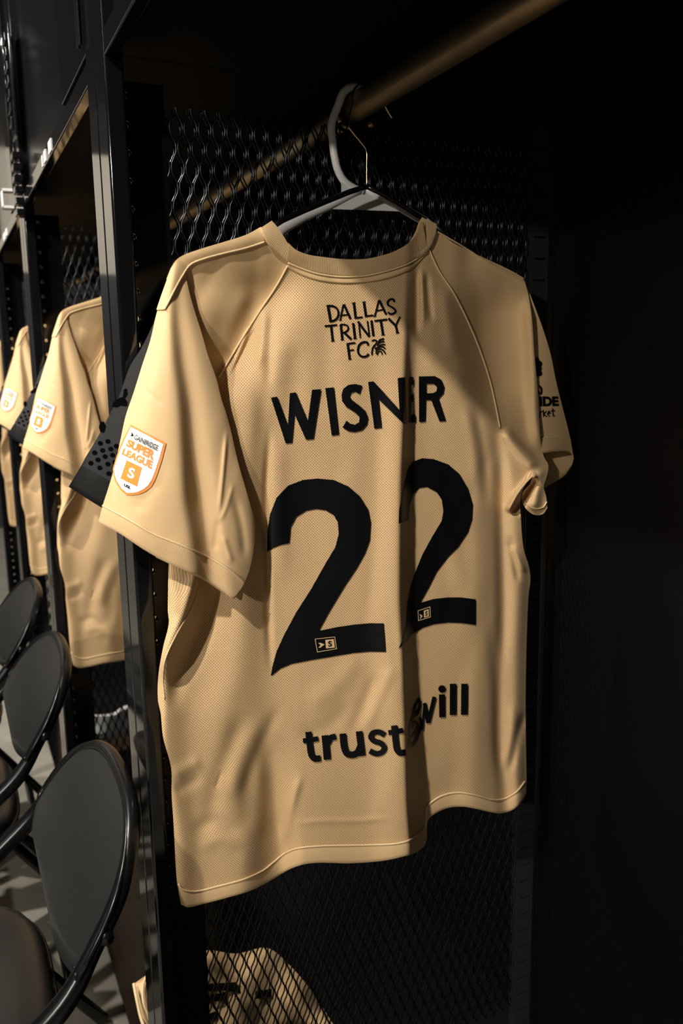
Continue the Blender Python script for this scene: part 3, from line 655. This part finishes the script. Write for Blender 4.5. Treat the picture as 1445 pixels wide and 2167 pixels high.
    two_b = [(877,458),(880,370),(900,270),(935,120),(965,78),(1020,57),(1090,62),(1180,95),(1250,155),(1300,240),(1330,340),(1325,430),(1300,510),(1240,600),(1180,660),(1110,750),(1060,850),(1008,942),(1090,918),(1180,908),(1260,908),(1348,920),(1348,1077),(1260,1065),(1180,1062),(1090,1072),(1020,1095),(950,1142),(935,1175),(875,1222),(900,1170),(920,1100),(928,1000),(935,930),(950,850),(980,750),(1020,650),(1080,540),(1140,440),(1150,380),(1140,310),(1110,265),(1050,232),(1000,238),(965,280),(945,350),(938,435)]
    for tw, em in ((two_a, ([(366,1163),(486,1150),(497,1222),(380,1242)], [(384,1186),(400,1186),(424,1196),(398,1216),(386,1216),(400,1200)], [(428,1168),(480,1163),(487,1215),(433,1220)])),
                   (two_b, ([(995,990),(1068,966),(1071,1028),(998,1050)], [(1005,1012),(1012,1012),(1024,1022),(1012,1038),(1006,1040),(1012,1026)], [(1030,990),(1060,979),(1062,1024),(1032,1032)]))):
        nb = decal('number', tess([Z(tw)]), FB, y, .0016, M['print'], t, cell=4, label='large black number two')
        bx, ar, sq = em; tt = stroke(Z(bx + [bx[0]]), 1.3) + tess([Z(ar)]) + tess([Z(sq)])
        decal('number_emblem', tt, FB, y, LT + .0012, M['tanprint'], nb, label='small gold arrow and letter emblem')
        q = np.array(sq, float); c = q.mean(0); qi = [tuple(c + (p - c) * (.42, .66)) for p in q]
        decal('emblem_letter', text_tris('S', Z(qi), .03), FB, y, LT + .0018, M['print'], nb)
    # --- sponsor at the bottom
    sp = []
    for p, w, sm in [([(172,948),(184,1060),(194,1110),(215,1134),(256,1132)], 44, 20), ([(135,1012),(240,996)], 36, 0), ([(287,972),(303,1142)], 48, 0), ([(303,1030),(325,992),(362,980)], 42, 10),
                     ([(410,960),(420,1050),(440,1098),(480,1108),(515,1090),(532,1050)], 46, 20), ([(524,944),(545,1116)], 46, 0),
                     ([(704,972),(665,950),(622,956),(606,985),(630,1012),(680,1030),(700,1062),(680,1092),(640,1100),(598,1080)], 38, 30),
                     ([(768,904),(778,1010),(788,1070),(810,1094),(850,1090)], 44, 20), ([(728,955),(830,938)], 36, 0)]:
        sp += stroke(p, w, sm)
    for p, w, sm in [([(942,718),(912,775),(905,830),(925,830),(946,770),(942,718)], 17, 24), ([(930,800),(892,860),(878,930),(888,985),(915,960),(932,900),(912,880),(890,930)], 18, 30), ([(880,985),(878,1045),(905,1035),(935,970),(955,900)], 20, 24),
                     ([(948,850),(965,935)], 17, 0), ([(964,932),(976,770)], 14, 0), ([(978,748),(1004,888)], 26, 0), ([(1004,886),(1048,705)], 28, 0),
                     ([(1100,688),(1102,848)], 42, 0), ([(1178,614),(1177,832)], 46, 0), ([(1257,614),(1255,830)], 46, 0)]:
        sp += stroke(p, w, sm)
    sp += disc(1100, 650, 26)
    decal('sponsor_lettering', zoomed(sp, 600, 1260, 3.284), FB, y, .0024, M['print'], t, cell=3, label='black sponsor lettering above the hem')
    # --- right sleeve print
    rs = text_tris('IDE', [(1141,839),(1181,839),(1182,859),(1142,860)], .05) + stroke([(1137,828),(1144,834),(1145,822),(1140,816)], 4, 12)
    for p in [[(1141,886),(1143,873),(1147,870)], [(1149,867),(1150,882)], [(1156,870),(1150,876),(1157,882)], [(1158,876),(1164,874),(1161,870),(1158,876),(1163,882)], [(1169,864),(1170,880),(1174,880)], [(1165,870),(1174,869)]]: rs += stroke(p, 2.2)
    for p in [(1140,770,7), (1138,780,8), (1141,790,6), (1136,762,5), (1136,792,6)]: rs += disc(*p)
    decal('sleeve_lettering', rs, bow, y, .0012, M['print'], sr, label='black sleeve lettering')
    # --- league badge on the left sleeve
    Z = lambda p: zl(p, 220, 880, 9.633); ys = y - .006
    outer = [(545,182),(900,365),(1268,555),(1185,880),(1100,1150),(1030,1330),(960,1450),(850,1540),(720,1595),(590,1615),(460,1615),(330,1500),(230,1340),(185,1180),(180,1080),(230,900),(300,690),(380,500),(470,320)]
    inner = [(545,225),(880,400),(1210,580),(1130,860),(1040,1130),(975,1300),(900,1420),(800,1500),(700,1545),(590,1570),(470,1572),(360,1480),(260,1330),(212,1180),(205,1080),(260,900),(330,700),(410,510),(490,340)]
    bd = decal('league_badge', tess([Z(outer)]), FS, ys, .0012, M['orange'], sl, cell=2.5, label='white shield badge with orange border')
    decal('badge_field', tess([Z(inner)]), FS, ys, .0016, M['white'], sl, cell=2.5)
    og = text_tris('SUPER', [Z([p])[0] for p in ((500,470),(1050,720),(1005,915),(440,610))], .05) + text_tris('LEAGUE', [Z([p])[0] for p in ((405,655),(1000,925),(965,1085),(355,780))], .045) + tess([Z([(460,905),(770,1050),(670,1440),(335,1275)])])
    decal('badge_lettering', og, FS, ys, .0020, M['orange'], sl, cell=2.5, label='orange badge lettering')
    bk = text_tris('GAINBRIDGE', [Z([p])[0] for p in ((640,378),(1108,605),(1080,710),(605,470))], .006) + tess([Z([(555,335),(575,348),(600,398),(575,415),(528,412),(562,385)])])
    decal('badge_lettering', bk, FS, ys, .0028, M['print'], sl, cell=2.5, label='black badge lettering')
    decal('badge_lettering', text_tris('USL', [Z([p])[0] for p in ((415,1375),(550,1445),(535,1500),(400,1435))], .05), FS, ys, .0020, M['print'], sl, cell=2.5, label='small black letters at the badge tip')
    decal('badge_lettering', text_tris('S', [Z([p])[0] for p in ((520,1045),(645,1085),(600,1300),(465,1240))], .03), FS, ys, .0024, M['white'], sl, cell=2.5, label='white badge letter')
    return t
J0 = jersey(U1)
J0['label'] = 'large gold jersey with a name and black number on its back, nearest of the row'
for k, lb in ((1, 'second gold jersey, half hidden by the nearest locker post, shield badge on its sleeve'),
              (2, 'third gold jersey, a narrow strip with part of a badge beside the far post'),
              (3, 'farthest gold jersey, a sliver at the left edge of the photo')):
    c = copy_tree(J0, None, (0, k * LW, 0)); c['label'] = lb

# ------------------------------------------------------------------ black jerseys behind the gold ones
def black_jersey(y):
    t = root('jersey', '', 'jersey', (0.47, y, 0.60), 'black jerseys behind the gold ones')
    flat = lambda X, Y: .003 * np.sin(X / 45.0) - .022 * np.clip((Y - 1400) / 400, 0, 1)
    out = lambda P, d: [(p[0] + d, p[1]) for p in P]
    top = [(420,560),(560,520),(640,590),(740,610),(860,590),(920,520),(1070,600)]
    G = coons(top, [(1070,600),(1060,900),(1085,1300),(1090,1640)], [(420,1780),(740,1770),(1090,1640)], [(420,560),(430,900),(410,1200),(420,1780)], 60, 80)
    V, Fc, U, P2 = patch(G, flat, y, 'x', .010)
    n = len(V); obj('body', np.vstack([V, P2.reshape(-1, 3)]), Fc + [[i + n for i in f[::-1]] for f in Fc], M['black'], t, uvs=np.vstack([U, U]))
    bow = lambda X, Y: .006 * np.sin(np.clip((X - 145 - (1060 - Y) * .42) / 170, 0, 1) * math.pi) + 0 * Y
    G = coons([(385,575),(410,566),(440,562)], [(440,562),(440,700),(420,900),(380,1100)], [(172,985),(240,1022),(310,1060),(380,1100)],
              [(385,575),(350,630),(322,690),(300,735),(275,775),(252,838),(233,875),(215,910),(198,940),(182,966),(172,985)], 60, 120)
    V, Fc, U, P2 = patch(G, bow, y - .002, 'x', .010); n = len(V)
    Vv = np.vstack([V, P2.reshape(-1, 3)]).tolist(); Fv = Fc + [[i + n for i in f[::-1]] for f in Fc]; fm = [0] * len(Fv)
    sp = []
    blobs = [[(262,824),(268,822),(270,835),(264,843),(270,852),(268,860),(255,858),(247,862),(236,861),(240,851),(252,842),(260,840)], [(213,893),(220,892),(224,903),(220,915),(212,914),(209,903)]]
    for bl in blobs: sp += tess([bl])
    for (x, yy) in [(228,934),(212,938),(217,953),(200,958),(234,950),(222,966),(207,973),(192,980),(238,963),(246,944),(228,982),(211,990),(243,978),(252,960),(258,972),(246,995),(230,1002),(262,990)]:
        sp += disc(x, yy, 5.5, 5, 9)
    for tr in sp:
        q = np.array(tr); P = at_arr(q[:, 0], q[:, 1], y - .002 - bow(q[:, 0], q[:, 1]) - .0007); k = len(Vv); Vv += P.tolist(); Fv.append([k, k + 1, k + 2]); fm.append(1)
    uv = np.vstack([U, U, np.zeros((len(Vv) - 2 * n, 2))])
    sl = obj('sleeve', Vv, Fv, None, t, uvs=uv, mats=[M['black'], M['spots']], fmat=fm, label='black sleeve with dark spots')
    V, Fc, U = band([(172,985),(240,1022),(310,1060),(380,1100)], [(145,1030),(213,1073),(290,1115),(360,1150)], bow, y - .002, .0012, 60, 6)
    obj('cuff', V, Fc, M['blackrib'], sl, uvs=U)
    return t
B0 = black_jersey(0.984)
B0['label'] = 'black jersey with dark spots on its sleeve, hanging behind the nearest gold jersey'
for k, lb in ((1, 'black jersey behind the second gold jersey, its black cuff showing below the sleeve'), (2, 'black jersey behind the third gold jersey, by the far post')):
    c = copy_tree(B0, None, (0, k * LW, -.012 * k)); c['label'] = lb

# ------------------------------------------------------------------ hangers on the rod
RODX, RODZ = .508, H + .3136
def ring(y, r, a0, a1, n=24):
    return [(RODX + r * math.cos(math.radians(a)), y, RODZ + r * math.sin(math.radians(a))) for a in np.linspace(a0, a1, n)]
def white_hanger():
    y = 1.030; t = root('hanger', 'white plastic hanger with a thick curved hook, nearest the mesh', 'hanger', (RODX, y, H + .2), 'hangers on the nearest rod')
    b = MB(); r0 = .0235
    path = ring(y, r0, 20, 165) + [at(x, q, y) for x, q in ((702,262),(704,300),(708,332),(715,360),(728,383),(748,398),(768,406))]
    pp = smooth_line(np.array(path), 90); b.tube(pp, .0050, 14); b.build('hook', M['plastic'], t, smooth=True)
    b = MB()
    V = [at(x, q, y + d) for d in (-.0025, .0025) for x, q in ((770,397),(690,442),(864,448))]
    b.add(V, [(0, 1, 2), (3, 5, 4), (0, 3, 4, 1), (1, 4, 5, 2), (2, 5, 3, 0)]); 
    V = [at(x, q, y + d) for d in (-.003, .003) for x, q in ((722,384),(722,408),(745,412),(752,398))]
    b.add(V, [(0, 1, 2, 3), (7, 6, 5, 4), (0, 4, 5, 1), (1, 5, 6, 2), (2, 6, 7, 3), (3, 7, 4, 0)])
    b.build('web', M['plastic'], t)
    b = MB(); b.tube([at(x, q, y) for x, q in ((772,400),(740,412),(690,438),(640,460),(600,482),(588,492),(560,512))], [.005, .0055, .006, .0065, .0075, .0075, .006], 14)
    b.build('arm', M['plastic'], t, smooth=True)
    b = MB(); b.tube([at(x, q, y) for x, q in ((770,400),(800,414),(862,447),(900,470),(940,500))], [.005, .0055, .006, .006, .006], 14)
    b.build('arm', M['plastic'], t, smooth=True)
def black_hanger():
    y = 1.000; t = root('hanger', 'slim black hanger with a thin gold wire hook, holding the nearest gold jersey', 'hanger', (RODX, y, H + .2), 'hangers on the nearest rod')
    b = MB(); r0 = .0205
    path = [tuple(at(830, 251, y)), tuple(at(817, 228, y))] + ring(y, r0, 25, 190) + [at(x, q, y - .004) for x, q in ((738,266),(748,282),(763,300),(775,318),(776,350),(776,392))]
    b.tube(smooth_line(np.array(path), 100), .0012, 8); b.build('hook', M['wire'], t, smooth=True, label='thin gold wire hook')
    b = MB(); b.tube([at(x, q, y - .002 * k) for k, (x, q) in enumerate(((780,394),(740,406),(690,426),(640,447),(598,466),(560,490)))], .0034, 12)
    b.build('arm', M['dark_plastic'], t, smooth=True)
    b = MB(); b.tube([at(x, q, y - .002 * k) for k, (x, q) in enumerate(((774,394),(800,406),(835,426),(870,447),(900,466)))], .0032, 12)
    b.build('arm', M['dark_plastic'], t, smooth=True)
white_hanger(); black_hanger()

# ------------------------------------------------------------------ folding chairs in the aisle
def chair(label):
    # back against the lockers, seat towards the aisle; first built at the nearest place
    ya, yb = .870, 1.280; yc = (ya + yb) / 2
    t = root('folding_chair', label, 'chair', (-.1, yc, 0.0), 'black folding chairs along the lockers')
    TL, HM = .70, .118
    k_ = 1 / math.hypot(1, TL)
    back = lambda yy, h, off=0.0: np.array([.078 + h * TL - off * k_, yy, H - .651 + h - off * TL * k_])   # point on the leaning back
    hw = .21; pts = []
    def side(sg): return [(-.20, yc + sg * .215, .012), (-.11, yc + sg * .213, .24), (-.01, yc + sg * .206, .45), tuple(back(yc + sg * (hw - .004), -.035, -.014))]
    arch = [tuple(back(yc - ((yb - ya) / 2 - .010) * math.copysign(abs(math.cos(a)) ** .85, math.cos(a)), (HM - .008) * math.sin(a) ** .75, -.018)) for a in np.linspace(.10, math.pi - .10, 34)]
    pts = side(-1) + arch + side(1)[::-1]
    _p = smooth_line(np.array(pts), 160); b = MB(); b.tube(_p, [.0135 - .0035 * float(np.clip((q[2] - (H - .69)) / .05, 0, 1)) for q in _p], 14); b.build('frame', M['tube'], t, smooth=True)
    # rear legs
    for sg in (-1, 1):
        b = MB(); b.tube([(-.12, yc + sg * .205, .43), (.0, yc + sg * .205, .25), (.17, yc + sg * .205, .012)], .0115, 12); b.build('leg', M['tube'], t, smooth=True)
    b = MB(); b.tube([(.12, yc - .205, .08), (.12, yc + .205, .08)], .009, 10); b.build('stretcher', M['tube'], t, smooth=True)
    b = MB(); b.tube([(-.125, yc - hw, .12), (-.125, yc + hw, .12)], .009, 10); b.build('stretcher', M['tube'], t, smooth=True)
    # padded back: flat lower edge, arched top
    nr, na = 18, 64; V = []; Fc = []
    def rim(a):
        # D outline, a in 0..1
        if a < .34: q = a / .34; return (ya + (yb - ya) * q, 0.0)
        q = (a - .34) / .66 * math.pi; return (yc + (yb - ya) / 2 * math.copysign(abs(math.cos(q)) ** .85, math.cos(q)), HM * math.sin(q) ** .75)
    R_ = [rim(k / na) for k in range(na)]; R_ = [(yc + (p - yc) * 1.035, h * 1.06 - .002) for p, h in R_]; c0 = (yc, .05)
    for sgn in (1, -1):
        base = len(V); V.append(back(c0[0], c0[1], .046 if sgn > 0 else -.016))
        for i in range(1, nr + 1):
            f = i / nr; th = 1 - (max(0, f - .2) / .8) ** 2.4
            for (yy, h) in R_: V.append(back(c0[0] + (yy - c0[0]) * f, c0[1] + (h - c0[1]) * f, (.046 if sgn > 0 else -.016) * th))
        for k in range(na):
            tri = (base, base + 1 + k, base + 1 + (k + 1) % na); Fc.append(tri if sgn > 0 else tri[::-1])
        for i in range(nr - 1):
            for k in range(na):
                k2 = (k + 1) % na; q = (base + 1 + i * na + k, base + 1 + (i + 1) * na + k, base + 1 + (i + 1) * na + k2, base + 1 + i * na + k2); Fc.append(q if sgn > 0 else q[::-1])
    pad = obj('backrest', V, Fc, M['vinyl'], t)
    b = MB(); rp = [back(yy, h + .002, .002) for (yy, h) in R_ + [R_[0]]]; b.tube(rp, .0035, 8); b.build('piping', M['tube'], pad, smooth=True)
    b = MB(); b.tube([back(yc - hw, .02, -.022), back(yc, .02, -.022), back(yc + hw, .02, -.022)], .008, 8); b.build('crossbar', M['tube'], t, smooth=True)
    # seat cushion
    V = []; Fc = []; nu, nv = 26, 10; x0, x1 = -.35, .064; zt = .432
    prof = [(1.0, -.03), (1.0, -.012), (.985, .0), (.955, .010), (.90, .016), (.7, .021), (.45, .023), (.2, .0235), (.05, .024)]
    n = 56
    for (sc_, dz) in prof:
        for k in range(n):
            q = 2 * math.pi * k / n; c, s_ = math.cos(q), math.sin(q); e = 3.6
            rr = (abs(c) ** e + abs(s_) ** e) ** (-1 / e); V.append(((x0 + x1) / 2 + (x1 - x0) / 2 * c * rr * sc_, yc + .2 * s_ * rr * sc_, zt - .024 + dz))
    for i in range(len(prof) - 1):
        for k in range(n): k2 = (k + 1) % n; Fc.append((i * n + k, i * n + k2, (i + 1) * n + k2, (i + 1) * n + k))
    Fc.append(tuple(range(n))[::-1]); Fc.append(tuple((len(prof) - 1) * n + k for k in range(n)))
    st = obj('seat', V, Fc, M['vinyl'], t)
    b = MB(); b.tube([V[n + k] for k in range(n)] + [V[n]], .004, 8); b.build('piping', M['tube'], st, smooth=True)
    return t
C0 = chair('nearest black folding chair with a padded arched back, by the nearest post')
for k, (dy, dx, lb) in enumerate(((.57, -.003, 'second black folding chair back, behind the nearest chair'), (1.06, -.002, 'farthest black folding chair, its back cut by the left edge of the photo'))):
    c = copy_tree(C0, None, (dx, dy, 0)); c['label'] = lb

# ------------------------------------------------------------------ things lying in the next lockers
def cloth_slab(name, label, cat, outline, y, thick, m, waves, tilt=0.0):
    t = root(name, label, cat, tuple(at(*outline[0], y)))
    P = np.array(outline, float); c = P.mean(0); dense = smooth_line(np.vstack([P, P[:1]]), 120)[:-1]; n = len(dense); V = []; Fc = []
    fl = lambda x, q: tilt * (q - P[:, 1].mean()) + waves * (np.sin(x / 17.0 + q / 40.0) + .6 * np.sin(q / 13.0 - x / 31.0))
    for sg in (1, -1):
        base = len(V); V.append(at(c[0], c[1], y - sg * thick - fl(*c)))
        for i in range(1, 13):
            f = i / 12; th = math.sqrt(max(0, 1 - max(0, (f - .7) / .3) ** 2))
            for q in dense:
                p = c + (q - c) * f; V.append(at(p[0], p[1], y - sg * thick * th - fl(*p)))
        for k in range(n):
            tr = (base, base + 1 + k, base + 1 + (k + 1) % n); Fc.append(tr[::-1] if sg > 0 else tr)
        for i in range(11):
            for k in range(n):
                k2 = (k + 1) % n; q = (base + 1 + i * n + k, base + 1 + (i + 1) * n + k, base + 1 + (i + 1) * n + k2, base + 1 + i * n + k2); Fc.append(q[::-1] if sg > 0 else q)
    obj('cloth', V, Fc, m, t); return t, fl
g, gf = cloth_slab('folded_shirt', 'gold garment folded low in the second locker, seen through the mesh', 'garment',
    [(283,2082),(310,2064),(340,2054),(430,2012),(500,2018),(565,2006),(610,2040),(655,2092),(705,2167),(715,2182),(600,2190),(430,2190),(330,2185),(300,2150)], 1.25, .016, M['plain'], .0035, .0006)
b = MB(); p = smooth_line([(283,2082),(290,2118),(300,2160),(318,2200)], 30); b.tube([at(x, q, 1.232 - gf(x, q)) for x, q in p], .0025, 8); b.build('piping', M['piping'], g, smooth=True)
b = MB(); p = smooth_line([(310,2064),(302,2090),(306,2130),(330,2170)], 30); b.tube([at(x, q, 1.232 - gf(x, q)) for x, q in p], .002, 8); b.build('piping', M['piping'], g, smooth=True)
for (x0, y0_, x1, y1_) in ((440,2082,500,2078), (500,2084,560,2096), (445,2104,480,2100), (540,2098,575,2092), (440,2146,460,2138)):
    b = MB(); b.add([at(x, q, yy - gf(x, q)) for yy in (1.2315, 1.232) for x, q in ((x0, y0_), (x1, y1_), (x1, y1_ + 18), (x0, y0_ + 16))], [(0, 1, 2, 3), (7, 6, 5, 4), (0, 4, 5, 1), (1, 5, 6, 2), (2, 6, 7, 3), (3, 7, 4, 0)]); b.build('print', M['print'], g, label='black printed mark')
cloth_slab('towel', 'white cloth bundle low in the third locker, seen through the mesh', 'towel',
    [(172,1512),(215,1512),(240,1508),(262,1494),(300,1492),(330,1500),(325,1540),(280,1550),(230,1560),(176,1562)], 2.52, .05, M['towel'], .006)
